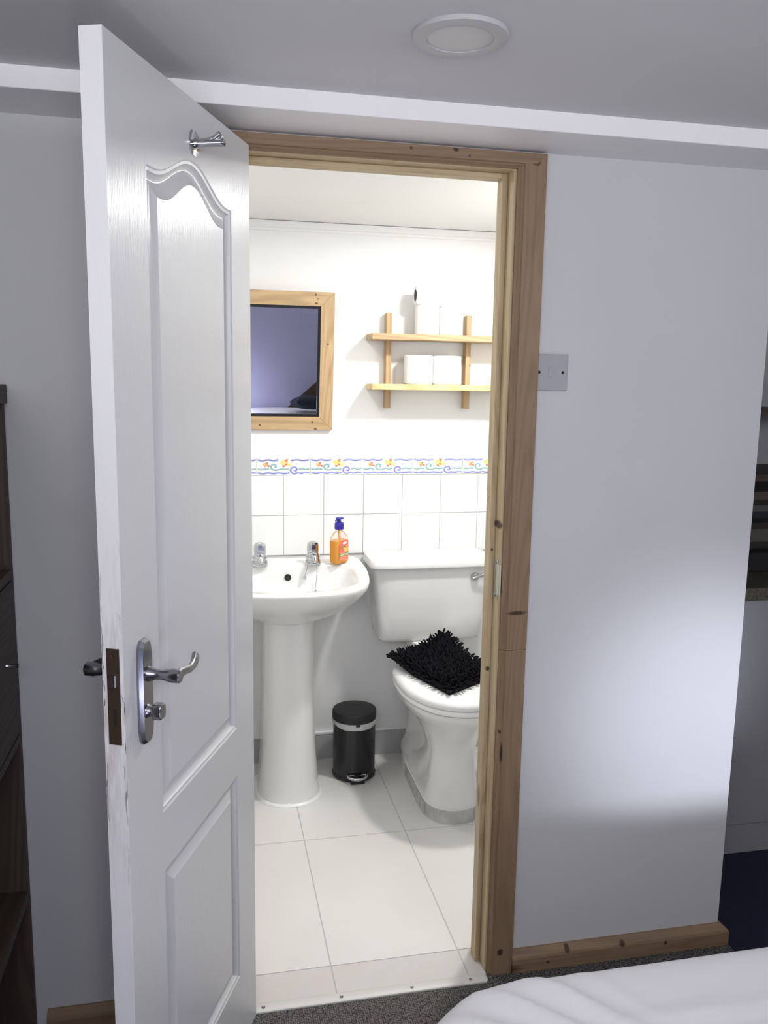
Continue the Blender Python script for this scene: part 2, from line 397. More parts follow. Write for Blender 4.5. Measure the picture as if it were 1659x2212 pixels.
# strike plate on the rebate face
b = MB()
zs = (.984, 1.00, 1.018, 1.045, 1.062, 1.082)
b.box(-.0718, -.0695, .006, .030, .984, 1.000); b.box(-.0718, -.0695, .006, .030, 1.056, 1.082); b.box(-.0718, -.0695, .006, .011, 1.0, 1.056); b.box(-.0718, -.0695, .024, .030, 1.0, 1.056)
b.prism([(-.0718, .006), (-.0700, .006), (-.0655, -.004), (-.0668, -.005)], 'Z', .996, 1.07)
sp = b.build('strike_plate', M['steel'], fr, smooth=False); sp['label'] = 'zinc latch strike plate on the right jamb'
for z in (.991, 1.071):
    s = MB(); s.lathe([(.0035, -.0726), (.003, -.0731), (.0005, -.0726)], (0, .018, z), 'X', 10); s.build('screw', M['satin'], sp)

# ------------------------------------------------------------------ the panelled door
HX, HY, ANG = -.6547, -.0502, 1.9566
DW, DT, ZB, ZT = .5877, .034, .004, 1.9645
door = thing('door_1', (HX, HY, 0), 'white moulded panel door standing open towards the bedroom', None, rot=(0, 0, -ANG), kind='structure')
b = MB(); N = 56
U0, U1 = .105, .466
def top_curve(u):           # arch of the upper panel
    d = abs(u - (U0 + U1) / 2)
    return 1.817 + .047 * (.5 * (1 + math.cos(PI * min(1, d / .158))))
def contour(u0, u1, z0, ztop, s, y):
    us = [u0 + s + (u1 - u0 - 2 * s) * k / N for k in range(N + 1)]
    uo = [u0 + (u1 - u0) * k / N for k in range(N + 1)]
    bot = [(u, y, z0 + s) for u in us]; top = [(u, y, ztop(q) - s) for u, q in zip(us, uo)]
    return bot + list(reversed(top))
PROF = [(0, 0), (.0025, -.0022), (.007, -.0030), (.0085, -.0055), (.0125, -.0090), (.0160, -.0105), (.0190, -.0105), (.0385, -.0032), (.0405, -.0020), (.043, -.0020)]
def panel(mb, u0, u1, z0, ztop, sgn, ybase):
    R = [contour(u0, u1, z0, ztop, s, ybase + sgn * y) for s, y in PROF]
    mb.rings(R, True)
    L = R[-1]; n = N + 1
    for k in range(N):
        mb.add([L[k], L[k + 1], L[2 * n - 2 - k], L[2 * n - 1 - k]], [(0, 1, 2, 3)])
LZ0, LZ1 = .186, .662; UZ0 = .768
for sgn, y in ((1, 0), (-1, -DT)):
    panel(b, U0, U1, UZ0, top_curve, sgn, y); panel(b, U0, U1, LZ0, lambda u: LZ1, sgn, y)
    def q(u0, u1, z0, z1): b.add([(u0, y, z0), (u1, y, z0), (u1, y, z1), (u0, y, z1)], [(0, 1, 2, 3)])
    q(0, U0, ZB, ZT); q(U1, DW, ZB, ZT)
    us = [U0 + (U1 - U0) * k / N for k in range(N + 1)]
    for k in range(N):
        q(us[k], us[k + 1], ZB, LZ0); q(us[k], us[k + 1], LZ1, UZ0)
        b.add([(us[k], y, top_curve(us[k])), (us[k + 1], y, top_curve(us[k + 1])), (us[k + 1], y, ZT), (us[k], y, ZT)], [(0, 1, 2, 3)])
for (ua, ub, za, zb) in ((0, 0, ZB, ZT), (DW, DW, ZB, ZT)):
    b.add([(ua, 0, za), (ua, -DT, za), (ua, -DT, zb), (ua, 0, zb)], [(0, 1, 2, 3)])
for z in (ZB, ZT): b.add([(0, 0, z), (DW, 0, z), (DW, -DT, z), (0, -DT, z)], [(0, 1, 2, 3)])
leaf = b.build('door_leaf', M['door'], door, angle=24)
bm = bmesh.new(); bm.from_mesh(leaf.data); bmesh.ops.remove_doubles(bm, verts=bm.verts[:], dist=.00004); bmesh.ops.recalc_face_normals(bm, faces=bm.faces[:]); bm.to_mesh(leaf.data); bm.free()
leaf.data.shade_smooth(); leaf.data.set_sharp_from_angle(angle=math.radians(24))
# lock faceplate in the door's edge
b = MB(); b.box(DW - .002, DW + .0012, -.0265, -.0055, .943, 1.0955, 0)
lk = b.build('lock_plate', M['brownmetal'], door, bevel=.0006, smooth=False); lk['label'] = 'dark brown lock plate in the worn door edge'
b = MB(); b.prism([(DW, -.0205), (DW + .009, -.0185), (DW + .009, -.012), (DW, -.0095)], 'Z', 1.0365, 1.055); b.build('latch_bolt', M['chrome'], lk, smooth=False)
b = MB(); b.box(DW, DW + .0022, -.0165, -.0115, .974, 1.000); b.build('dead_bolt', M['satin'], lk, smooth=False)
for z in (1.085, .953):
    b = MB(); b.lathe([(.0034, DW), (.003, DW + .0022), (.0004, DW + .0014)], (0, -.016, z), 'X', 10); b.build('screw', M['brownmetal'], lk)
# lever handle set on each face
def handle_side(sgn, y0):
    def Y(o): return y0 + sgn * o
    uc = .527; zc = 1.0075; hw = .0195; hh = .0855
    def outline(w, h):
        r = w; P = []
        pts = [(w * .45, h), (w * .8, h - .008), (w, h - .026), (w, -h + .026), (w * .8, -h + .008), (w * .45, -h)]
        P = pts + [(-x, z) for x, z in reversed(pts)]
        return P
    bb = MB()
    R = [[(uc + x, Y(o), zc + z) for x, z in outline(hw - i, hh - i)] for o, i in ((0, 0), (.004, 0), (.010, .0035), (.010, .0036))]
    bb.rings(R, True, True, True)
    pl = bb.build('handle_plate', M['satin'], door, angle=20, bevel=.001)
    bb = MB()
    prof = [(.0125, Y(.009)), (.0115, Y(.014)), (.0085, Y(.022)), (.0078, Y(.032)), (.0098, Y(.043)), (.0112, Y(.048)), (.0112, Y(.062)), (.009, Y(.064))]
    bb.lathe(prof, (uc - .003, 0, 1.036), 'Y', 24)
    path = [(uc - .003, Y(.056), 1.036), (uc - .018, Y(.057), 1.0365), (uc - .034, Y(.058), 1.0355), (uc - .050, Y(.0585), 1.0325), (uc - .064, Y(.057), 1.0325), (uc - .077, Y(.055), 1.035), (uc - .089, Y(.052), 1.0405)]
    bb.tube(path, [.0095, .0085, .0075, .0072, .0082, .0098, .0102], 14, flat=.62, up=(0, sgn, 0))
    lv = bb.build('lever', M['satin'], door)
    if sgn > 0:
        bb = MB()
        bb.lathe([(.0125, Y(.009)), (.010, Y(.012)), (.0075, Y(.018)), (.008, Y(.022))], (.531, 0, .977), 'Y', 20)
        bb.prism([(.523, .966), (.539, .966), (.542, .972), (.542, .985), (.538, .991), (.524, .991), (.520, .985), (.520, .972)], 'Y', Y(.021), Y(.036))
        bb.build('thumb_turn', M['satin'], door, bevel=.002)
handle_side(1, 0); handle_side(-1, -DT)
# robe hook screwed on the door
b = MB()
b.lathe([(.0215, .0), (.0215, .002), (.0185, .0032), (.007, .004)], (.282, 0, 1.8945), 'Y', 32)
hk = b.build('coat_hook', M['chrome'], door)
b = MB(); b.lathe([(.0095, .003), (.0075, .008), (.0068, .014), (.0068, .052), (.0062, .055), (.001, .0555)], (.282, 0, 1.893), 'Y', 24)
b.tube([(.282, .012, 1.897), (.282, .022, 1.8975), (.282, .032, 1.8985), (.282, .041, 1.902), (.282, .047, 1.9065), (.282, .050, 1.908)], [.004, .0045, .005, .0055, .006, .0035], 12)
b.build('peg', M['chrome'], hk)

# ------------------------------------------------------------------ ceiling lamp (switched off)
LX, LY = -.343, -.480
cl = thing('ceiling_light', (LX, LY, ZC), 'round white recessed ceiling light, switched off, above the doorway', 'ceiling light')
b = MB(); b.lathe([(.0765, ZC + .001), (.0775, ZC - .0035), (.0755, ZC - .0065), (.060, ZC - .0085), (.054, ZC - .0075), (.0535, ZC - .003)], (LX, LY, 0), 'Z', 64, cap=False)
b.build('trim_ring', M['lampring'], cl)
b = MB(); b.lathe([(.0545, ZC - .0025), (.0545, ZC - .0055), (.048, ZC - .0065), (.0001, ZC - .0068)], (LX, LY, 0), 'Z', 64)
b.build('diffuser', M['lamplens'], cl)

# ------------------------------------------------------------------ light switch
sw = thing('light_switch', (.0375, 0, 1.524), 'pale grey square light switch on the wall right of the door frame', 'light switch')
b = MB(); b.box(.0005, .0775, -.0065, 0, 1.4825, 1.566); b.build('plate', M['switch'], sw, bevel=.0018)
b = MB(); b.prism([(-.0065, 1.5125), (-.0078, 1.5125), (-.0098, 1.5355), (-.0065, 1.5355)], 'X', .030, .0415); b.build('rocker', M['switch'], sw, bevel=.0006, smooth=False)
for x in (.0065, .065):
    b = MB(); b.lathe([(.0036, -.006), (.0036, -.0072), (.0005, -.0070)], (x, 0, 1.5245), 'Y', 14); b.build('screw', M['darkhole'], sw)

# ------------------------------------------------------------------ wall tiles and fish border
b = MB(); b.box(-.95, .497, D - .003, D + .001, .8345, 1.2076, 0)
x = -.161 - .1535 * 6
while x < .497:
    for (z0, z1) in ((.8350, .9875), (.9895, 1.1400)):
        xa, xb = max(x + .001, -.949), min(x + .1525, .496)
        if xb > xa: b.box(xa, xb, D - .0065, D, z0, z1, 1)
    x += .1535
struct(b.build('trim_4', [M['grout'], M['white_tile']], bevel=.0012, smooth=False))
b = MB(); bx0 = -.567; zb0, zb1 = 1.1420, 1.2066
k = -2
while bx0 + .2 * k < .49:
    b.box(max(bx0 + .2 * k + .0012, -.949), min(bx0 + .2 * (k + 1) - .0012, .496), D - .0068, D, zb0, zb1, 0); k += 1
border = struct(b.build('trim_5', [M['white_tile']], bevel=.001, smooth=False)); border['label'] = 'white border tiles with fish and blue waves'
b = MB()
def tu(x): return (x - 80) / 730 * .2
def tv(y): return zb0 + (368 - y) / 263 * (zb1 - zb0)
def stroke(ox, pts, w, mi, lift):
    # smooth polyline ribbon
    P = []
    for i in range(len(pts) - 1):
        p0 = pts[max(i - 1, 0)]; p1 = pts[i]; p2 = pts[i + 1]; p3 = pts[min(i + 2, len(pts) - 1)]
        for s in range(6):
            t = s / 6
            P.append(tuple(.5 * ((2 * p1[c]) + (-p0[c] + p2[c]) * t + (2 * p0[c] - 5 * p1[c] + 4 * p2[c] - p3[c]) * t * t + (-p0[c] + 3 * p1[c] - 3 * p2[c] + p3[c]) * t ** 3) for c in (0, 1)))
    P.append(pts[-1])
    L, R = [], []
    for i, p in enumerate(P):
        a = P[max(i - 1, 0)]; c = P[min(i + 1, len(P) - 1)]
        dx, dy = c[0] - a[0], c[1] - a[1]; l = math.hypot(dx, dy) or 1
        nx, ny = -dy / l * w / 2, dx / l * w / 2
        ww = 1 if 0 < i < len(P) - 1 else .55
        L.append((ox + tu(p[0] + nx * ww), D - .0068 - lift, tv(p[1] + ny * ww))); R.append((ox + tu(p[0] - nx * ww), D - .0068 - lift, tv(p[1] - ny * ww)))
    b.rings([L, R], False, mi=mi)
def wavy(x0, x1, y, a=6, step=66, ph=0):
    n = max(3, int((x1 - x0) / step)); return [(x0 + (x1 - x0) * i / n, y + a * (1 if (i + ph) % 2 else -1)) for i in range(n + 1)]
def poly(ox, pts, mi, lift): b.add([(ox + tu(x), D - .0068 - lift, tv(y)) for x, y in pts], [tuple(range(len(pts)))], mi)
def ell(cx, cy, rx, ry, rot, n=18):
    c, s = math.cos(rot), math.sin(rot)
    return [(cx + rx * math.cos(2 * PI * i / n) * c - ry * math.sin(2 * PI * i / n) * s, cy + rx * math.cos(2 * PI * i / n) * s + ry * math.sin(2 * PI * i / n) * c) for i in range(n)]
for k in range(-1, 5):
    ox = bx0 + .2 * k
    for pts, c1, c2 in (
        (wavy(92, 375, 138), 0, 1), (wavy(537, 800, 138, ph=1), 0, 1), (wavy(92, 525, 336), 0, 1),
        (wavy(92, 250, 272), 2, 3), (wavy(650, 800, 270, ph=1), 2, 3),
        ([(518, 266), (460, 276), (410, 268), (350, 286), (300, 280), (274, 248), (280, 215), (310, 200), (338, 212), (340, 236), (318, 244)], 2, 3),
        ([(800, 332), (740, 328), (690, 340), (640, 330), (590, 346), (548, 318), (542, 280), (566, 248), (604, 246), (626, 272), (612, 298), (584, 292)], 0, 1)):
        stroke(ox, pts, 27, c1, .0004)
        stroke(ox, [(x, y + 8) for x, y in pts], 8, c2, .0007)
    # large fish
    poly(ox, [(500, 195), (566, 178), (548, 208), (540, 246), (512, 228)], 4, .0004)
    poly(ox, [(440, 150), (470, 126), (510, 124), (496, 160)], 5, .0005)
    poly(ox, [(425, 205), (470, 208), (455, 246), (434, 244)], 5, .0005)
    poly(ox, ell(455, 182, 62, 36, .35), 4, .0006)
    poly(ox, ell(478, 205, 20, 12, .5), 5, .0009); poly(ox, ell(484, 166, 18, 10, .4), 6, .0009); poly(ox, ell(425, 168, 5, 5, 0, 8), 5, .0009)
    # small fish
    poly(ox, [(228, 215), (258, 210), (248, 246), (224, 232)], 5, .0004)
    poly(ox, [(196, 184), (222, 166), (236, 172), (226, 196)], 5, .0005); poly(ox, [(178, 220), (200, 222), (190, 248)], 5, .0005)
    poly(ox, ell(196, 204, 40, 22, .4), 6, .0006); poly(ox, ell(180, 196, 20, 12, .4), 4, .0009)
b.build('tile_painting', [M['b_blue'], M['b_blue2'], M['b_green'], M['b_green2'], M['f_yel'], M['f_red'], M['f_or']], border, smooth=False)

# ------------------------------------------------------------------ mirror hung on the wall, top leaning forward
TILT = math.radians(6.8)
mr = thing('mirror', (-.536, 1.2865, 1.312), 'pine framed mirror hanging tilted on the bathroom wall above the basin', 'mirror', rot=(TILT, 0, 0))
W2, H2, fw = .250, .502, .050
def bar(name, pts, mat):
    bb = MB(); bb.rings([[(x, 0, z) for x, z in pts], [(x, .013, z) for x, z in pts]], True, True, True)
    bb.build(name, mat, mr, bevel=.0012, smooth=False)
bar('frame_rail', [(-W2, 0), (W2, 0), (W2 - fw, fw), (-W2 + fw, fw)], M['pineX'])
bar('frame_rail', [(-W2, H2), (W2, H2), (W2 - fw, H2 - fw), (-W2 + fw, H2 - fw)], M['pineX'])
bar('frame_stile', [(-W2, 0), (-W2 + fw, fw), (-W2 + fw, H2 - fw), (-W2, H2)], M['pineZ'])
bar('frame_stile', [(W2, 0), (W2 - fw, fw), (W2 - fw, H2 - fw), (W2, H2)], M['pineZ'])
b = MB(); a0, a1 = W2 - fw + .002, W2 - fw - .010
o_ = [(-a0, fw - .002), (a0, fw - .002), (a0, H2 - fw + .002), (-a0, H2 - fw + .002)]; i_ = [(-a1, fw + .010), (a1, fw + .010), (a1, H2 - fw - .010), (-a1, H2 - fw - .010)]
b.rings([[(x, .010, z) for x, z in o_], [(x, .0045, z) for x, z in o_], [(x, .0045, z) for x, z in i_], [(x, .010, z) for x, z in i_], [(x, .010, z) for x, z in o_]], True)
b.build('black_edging', M['blackgloss'], mr, smooth=False)
b = MB(); b.box(-a0, a0, .006, .009, fw - .002, H2 - fw + .002); b.build('glass', M['mirror'], mr, smooth=False)

# ------------------------------------------------------------------ wooden wall shelf
sh = thing('wall_shelf', (.12, D, 1.397), 'two-tier pine wall shelf holding toilet rolls', 'shelf')
for x0 in (-.088, .222):
    bb = MB(); bb.box(x0, x0 + .0205, D - .042, D, 1.397, 1.748); bb.build('upright', M['pineZ'], sh, bevel=.003, smooth=False)
bb = MB(); bb.box(-.158, .405, D - .125, D - .0005, 1.647, 1.669); bb.build('shelf_board', M['pineX'], sh, bevel=.002, smooth=False)
bb = MB(); bb.box(-.155, .402, D - .125, D - .0005, 1.466, 1.488); bb.build('shelf_board', M['pineXpale'], sh, bevel=.002, smooth=False)
# ------------------------------------------------------------------ toilet rolls
def roll(name, label, r, h, group):
    t_ = thing(name, (0, 0, 0), label, 'toilet roll', group=group)
    bb = MB(); bb.lathe([(.022, .0), (r - .003, 0), (r, .003), (r, h - .003), (r - .003, h), (.022, h), (.022, 0)], (0, 0, 0), 'Z', 40, cap=False)
    bb.build('paper', M['paper'], t_)
    bb = MB(); bb.lathe([(.0222, .001), (.0222, h - .001), (.0205, h - .001), (.0205, .001), (.0222, .001)], (0, 0, 0), 'Z', 28, cap=False)
    bb.build('core', M['card'], t_)
    return t_
G = 'toilet rolls on the pine shelf'
r1 = roll('toilet_roll', 'left white toilet roll standing on the lower shelf board', .0545, .106, G); r1.location = (.031, 1.237, 1.488)
r2 = copy_tree(r1); r2['label'] = 'right white toilet roll standing on the lower shelf, against the right upright'; r2.location = (.1405, 1.237, 1.488)
r3 = roll('toilet_roll', 'white toilet roll standing on the upper shelf board, left one under the lying roll', .0450, .106, G); r3.location = (.059, 1.232, 1.669)
r4 = copy_tree(r3); r4['label'] = 'white toilet roll standing on the upper shelf board, next to the right upright'; r4.location = (.150, 1.234, 1.669)
r5 = roll('toilet_roll', 'small part-used toilet roll lying on top of the standing rolls', .0345, .104, G)
r5.location = (.010, 1.222, 1.775 + .0345); r5.rotation_euler = (0, PI / 2, 0)
bb = MB()
# loose sheet hanging off the lying roll (roll axis = local z)
R = []
for i in range(8):
    t_ = i / 7; a = -.2 + t_ * 1.2
    y = -.0352 - .004 * math.sin(t_ * 3); xx = -.012 + t_ * .044
    R.append([(xx, y, .020 + t_ * .052), (xx, y, .100)])
bb.rings(R, False); sheet = bb.build('loose_sheet', M['paper'], r5)
sm = sheet.modifiers.new('thick', 'SOLIDIFY'); sm.thickness = .0006

# ------------------------------------------------------------------ outline helper for sanitary ware
def outline(cx, a, ym, yf, yb, nf, nb, z, n=72):
    P = []
    for k in range(n):
        th = 2 * PI * k / n; c, s = math.cos(th), math.sin(th)
        e = nf if s < 0 else nb
        x = cx + a * math.copysign(abs(c) ** (2 / e), c)
        y = ym + (ym - yf if s < 0 else yb - ym) * math.copysign(abs(s) ** (2 / e), s)
        P.append((x, y, z(x, y) if callable(z) else z))
    return P
# ------------------------------------------------------------------ basin
BX = -.472
ba = thing('basin', (BX, 1.12, 0), 'white pedestal wash basin with two chrome taps against the tiled wall', 'wash basin')
zr = lambda base: (lambda x, y: base + .024 * smooth01((y - .93) / .20))
b = MB(); R = []
for (a, ym, yf, yb, z) in ((.085, 1.10, .965, 1.29, .655), (.125, 1.10, .935, 1.295, .668), (.180, 1.09, .895, 1.298, .690), (.225, 1.085, .857, 1.3005, .716),
                           (.258, 1.08, .824, 1.3005, .744), (.276, 1.08, .803, 1.3005, .768)):
    R.append(outline(BX, a, ym, yf, yb, 2.5, 9, z))
for (a, yf, yb, zz) in ((.285, .794, 1.3005, .785), (.2865, .791, 1.3005, .797), (.2845, .792, 1.3005, .803), (.280, .797, 1.299, .8062), (.272, .805, 1.296, .8068)):
    R.append(outline(BX, a, 1.08, yf, yb, 2.55, 9, zr(zz)))
for (a, ym, yf, yb, zz) in ((.250, 1.04, .834, 1.170, .8065), (.243, 1.03, .842, 1.160, .8035), (.236, 1.03, .850, 1.154, .795)):
    R.append(outline(BX, a, ym, yf, yb, 2.5, 3.6, zr(zz)))
for (a, ym, yf, yb, z) in ((.226, 1.03, .862, 1.149, .782), (.208, 1.03, .880, 1.142, .752), (.180, 1.03, .905, 1.130, .725), (.135, 1.03, .94, 1.108, .704), (.07, 1.03, .985, 1.07, .693), (.022, 1.03, 1.01, 1.05, .690)):
    R.append(outline(BX, a, ym, yf, yb, 2.3, 3.0, z))
b.rings(R, True, True, True); b.build('bowl', M['ceramic'], ba, angle=50)
b = MB(); R = []
for (a, yf, z) in ((.118, .928, .0), (.112, .934, .012), (.108, .94, .05), (.096, .952, .20), (.089, .960, .42), (.087, .962, .60), (.089, .960, .660)):
    R.append(outline(BX, a, 1.06, yf, 1.20, 2.2, 7, z))
b.rings(R, True, True, True); b.build('pedestal', M['ceramic'], ba, angle=50)
b = MB(); b.rings([outline(BX, .123, 1.06, .922, 1.20, 2.2, 7, .0005), outline(BX, .119, 1.06, .926, 1.20, 2.2, 7, .006), outline(BX, .110, 1.06, .936, 1.19, 2.2, 7, .010)], True)
b.build('sealant_bead', M['silicone'], ba)
b = MB(); b.lathe([(.0125, 1.1515), (.0125, 1.1455), (.0098, 1.1435)], (BX + .006, 0, .782), 'Y', 20, cap=False); b.lathe([(.0118, 1.1455), (.0001, 1.1458)], (BX + .006, 0, .782), 'Y', 20)
ov = b.build('overflow_hole', M['darkhole'], ba)
def tap(x, first=True):
    tz = .829; ty = 1.160
    bb = MB()
    bb.lathe([(.029, tz), (.029, tz + .006), (.0275, tz + .014), (.0255, tz + .020), (.0265, tz + .024), (.0255, tz + .032), (.0215, tz + .040), (.0205, tz + .044)], (x, ty, 0), 'Z', 28)
    bb.tube([(x, ty, tz + .026), (x, ty - .022, tz + .030), (x, ty - .042, tz + .029), (x, ty - .048, tz + .022), (x, ty - .050, tz + .012)], [.013, .0125, .0115, .0105, .0098], 14)
    o = bb.build('tap', M['chrome'], ba)
    bb = MB()
    bb.lathe([(.0195, tz + .043), (.0220, tz + .047), (.0220, tz + .066), (.0210, tz + .074), (.017, tz + .080), (.008, tz + .084), (.0005, tz + .0855)], (x, ty, 0), 'Z', 10)
    bb.build('tap_handle', M['chrome'], o, angle=25)
    return o
tap(-.372); tap(-.566)
def chain(name, path, parent):
    bb = MB(); P = [Vector(p) for p in path]
    pts = []
    for i in range(len(P) - 1):
        n = max(1, int((P[i + 1] - P[i]).length / .0032))
        for k in range(n): pts.append(P[i].lerp(P[i + 1], k / n))
    bb.tube(pts, .0006, 6)
    for p in pts: bb.lathe([(.0004, -.0012), (.0012, -.0006), (.0012, .0006), (.0004, .0012)], p, 'Z', 6)
    return bb.build(name, M['satin'], parent)
ch = chain('plug_chain', [(-.362, 1.135, .834), (-.361, 1.130, .812), (-.364, 1.126, .775), (-.367, 1.122, .742)], ba)
b = MB(); b.lathe([(.017, .719), (.0205, .724), (.0205, .727), (.018, .730), (.004, .731), (.003, .738), (.001, .741)], (-.367, 1.118, 0), 'Z', 24)
b.build('plug', M['satin'], ch)
ch2 = chain('ball_chain', [(-.391, 1.135, .840), (-.398, 1.130, .815), (-.405, 1.128, .793)], ba)
b = MB(); b.lathe([(.0004, .776), (.0045, .779), (.006, .784), (.0045, .789), (.0004, .792)], (-.4065, 1.127, 0), 'Z', 14); b.build('chain_ball', M['chrome'], ch2)

# ------------------------------------------------------------------ soap dispenser
sp = thing('soap_dispenser', (-.277, 1.15, .8312), 'orange hand soap pump bottle with navy pump on the basin corner', 'soap bottle', rot=(0, 0, math.radians(38)))
def rr(w, d, z, n=4.5):
    return outline(0, w, 0, -d, d, n, n, z, 40)
b = MB(); R = [rr(.026, .016, 0), rr(.031, .020, .0035), rr(.0335, .0225, .010), rr(.0335, .0225, .082), rr(.032, .021, .094), rr(.027, .018, .106, 3.5), rr(.018, .015, .116, 2.5), rr(.0115, .0115, .121, 2), rr(.0115, .0115, .128, 2)]
b.rings(R, True, True, True); b.build('bottle', M['bottle'], sp, angle=50)
b = MB(); R = [rr(.0245, .0145, .0015), rr(.0295, .0185, .005), rr(.0322, .0212, .011), rr(.0322, .0212, .0855)]
b.rings(R, True, True, True); so = b.build('liquid_soap', M['soap'], sp, angle=50)
b = MB(); b.tube([(0, 0, .086), (0, 0, .125)], .0042, 12); b.build('dip_tube', M['dip'], sp)
b = MB(); b.lathe([(.0165, .127), (.0172, .130), (.0172, .146), (.015, .151), (.0085, .154), (.0062, .158), (.0062, .164), (.009, .1655)], (0, 0, 0), 'Z', 28)
b.rings([[(.017 * math.cos(a) + .002, .013 * math.sin(a), z) for a in [2 * PI * k / 24 for k in range(24)]] for z in (.1645, .1675)] + [[(.014 * math.cos(a) + .002, .010 * math.sin(a), .1705) for a in [2 * PI * k / 24 for k in range(24)]]], True, True, True)
b.tube([(-.004, 0, .163), (-.014, 0, .162), (-.019, 0, .158)], [.005, .0045, .0035], 10)
b.build('pump', M['pump'], sp)
# label on the bottle's front face (local -y), artwork in thin layers
b = MB(); yl = -.0228
def lay(pts, mi, lift): b.add([(x, yl - lift, z) for x, z in pts], [tuple(range(len(pts)))], mi)
lay([(-.022, .012), (.024, .012), (.026, .016), (.026, .082), (.022, .088), (-.012, .088), (-.022, .070)], 0, 0)
lay([(-.012, .088), (.022, .088), (.024, .070), (-.020, .066)], 1, .0002)
lay([(x, z) for x, z in ell(.002, .056, .020, .014, 0)], 0, .0003)
lay(ell(.012, .054, .011, .010, 0), 5, .0004); lay(ell(-.008, .052, .012, .009, 0), 1, .00035)
lay([(-.020, .058), (-.012, .066), (0, .067), (.006, .064), (-.006, .062)], 3, .0005); lay([(.002, .066), (.012, .058), (.014, .062), (.006, .068)], 4, .0006)
lay([(-.024, .038), (-.022, .030), (-.006, .028), (.012, .032), (.026, .034), (.027, .042), (.012, .041), (-.006, .037), (-.020, .040)], 2, .0007)
lay(ell(.006, .077, .011, .0042, .05), 6, .0005)
lb = b.build('label', [M['label'], M['labelred'], M['green'], M['leaf'], M['twig'], M['fruit'], M['ink']], sp, smooth=False)
tc_ = bpy.data.curves.new('wording', 'FONT'); tc_.body = 'Hand Wash'; tc_.size = .0098; tc_.shear = .3; tc_.align_x = 'CENTER'; tc_.extrude = .0001
to = bpy.data.objects.new('wording_curve', tc_); COL.objects.link(to)
bpy.context.view_layer.update()
me = bpy.data.meshes.new_from_object(to.evaluated_get(bpy.context.evaluated_depsgraph_get()))
bpy.data.objects.remove(to)
me.transform(Matrix.Translation((.001, yl - .0011, .0315)) @ Matrix.Rotation(math.radians(-4), 4, 'Y') @ Matrix.Rotation(PI / 2, 4, 'X'))
me.materials.clear(); me.materials.append(M['ink'])
wo = bpy.data.objects.new('wording', me); COL.objects.link(wo); wo.parent = lb

# ------------------------------------------------------------------ toilet
TX = .078
to_ = thing('toilet', (TX, .95, .05), 'white close-coupled toilet with closed lid on a tiled plinth', 'toilet')
b = MB(); R = []
for (a, ym, yf, yb, nf, nb, z) in ((.098, .83, .718, 1.22, 2.2, 4, .050), (.098, .83, .718, 1.22, 2.2, 4, .072), (.092, .83, .724, 1.20, 2.2, 4, .082), (.086, .82, .730, 1.08, 2.1, 3, .13), (.081, .82, .738, 1.00, 2, 2.6, .185),
                                   (.081, .82, .736, .99, 2, 2.6, .235), (.096, .83, .712, 1.03, 2, 2.6, .285), (.122, .84, .672, 1.05, 2.1, 2.8, .335), (.152, .84, .622, 1.07, 2.1, 3, .378),
                                   (.180, .84, .592, 1.06, 2.1, 3.0, .408), (.188, .84, .580, 1.05, 2.1, 3.0, .425), (.190, .84, .577, 1.05, 2.1, 3.0, .436), (.180, .84, .590, 1.04, 2.1, 3.4, .440)):
    R.append(outline(TX, a, ym, yf, yb, nf, nb, z))
b.rings(R, True, True, True)
# trapway and shelf that carries the cistern
R = [outline(TX, a, y, yf, yb, 3, 5, z) for (a, y, yf, yb, z) in ((.092, 1.1, .93, 1.28, .055), (.088, 1.1, .92, 1.28, .075), (.070, 1.1, .92, 1.28, .11), (.060, 1.1, .92, 1.28, .19), (.058, 1.1, .93, 1.285, .29), (.070, 1.1, .96, 1.29, .36), (.085, 1.15, .99, 1.295, .43), (.075, 1.15, 1.06, 1.296, .475), (.075, 1.15, 1.10, 1.296, .5185))]
b.rings(R, True, True, True)
b.build('pan', M['ceramic'], to_, angle=60)
b = MB(); b.lathe([(.0065, .0715), (.0065, .078), (.004, .080), (.0005, .0805)], (-.004, .925, 0), 'Z', 12)
b.build('floor_bolt', M['satin'], to_)
b = MB()
def seat_ring(i, z): return outline(TX, (.197 - i), .84, .566 + i, 1.035 - i, 2.15, 3.2, z)
b.rings([seat_ring(.010, .4405), seat_ring(.003, .442), seat_ring(0, .447), seat_ring(0, .455), seat_ring(.004, .4595), seat_ring(.05, .460)], True, True, True)
b.build('seat', M['seatplastic'], to_, angle=60)
b = MB()
b.rings([seat_ring(.010, .4605), seat_ring(.002, .462), seat_ring(-.002, .467), seat_ring(-.002, .478), seat_ring(.003, .487), seat_ring(.014, .493), seat_ring(.035, .496), seat_ring(.09, .498)], True, True, True)
for sx_ in (-.075, .075):
    b.lathe([(.012, sx_ + TX - .018), (.012, sx_ + TX + .018)], (0, 1.048, .485), 'X', 16)
b.build('seat_lid', M['seatplastic'], to_, angle=60)
def tank_ring(w, yf, yb, z, n=7): return outline(TX, w, (yf + yb) / 2, yf, yb, n, 12, z, 96)
b = MB(); b.rings([tank_ring(.175, 1.15, 1.285, .518), tank_ring(.194, 1.135, 1.295, .522), tank_ring(.201, 1.128, 1.2985, .534), tank_ring(.210, 1.120, 1.2985, .62), tank_ring(.220, 1.113, 1.2985, .72), tank_ring(.228, 1.108, 1.2985, .812)], True, True, True)
b.build('cistern', M['ceramic'], to_, angle=60)
b = MB(); b.rings([tank_ring(.235, 1.098, 1.2985, .8095), tank_ring(.2415, 1.091, 1.2985, .812), tank_ring(.2425, 1.090, 1.2985, .816), tank_ring(.239, 1.094, 1.2985, .838), tank_ring(.235, 1.099, 1.2975, .844), tank_ring(.215, 1.112, 1.292, .8475), tank_ring(.15, 1.16, 1.25, .850)], True, True, True)
b.build('cistern_lid', M['ceramic'], to_, angle=60)
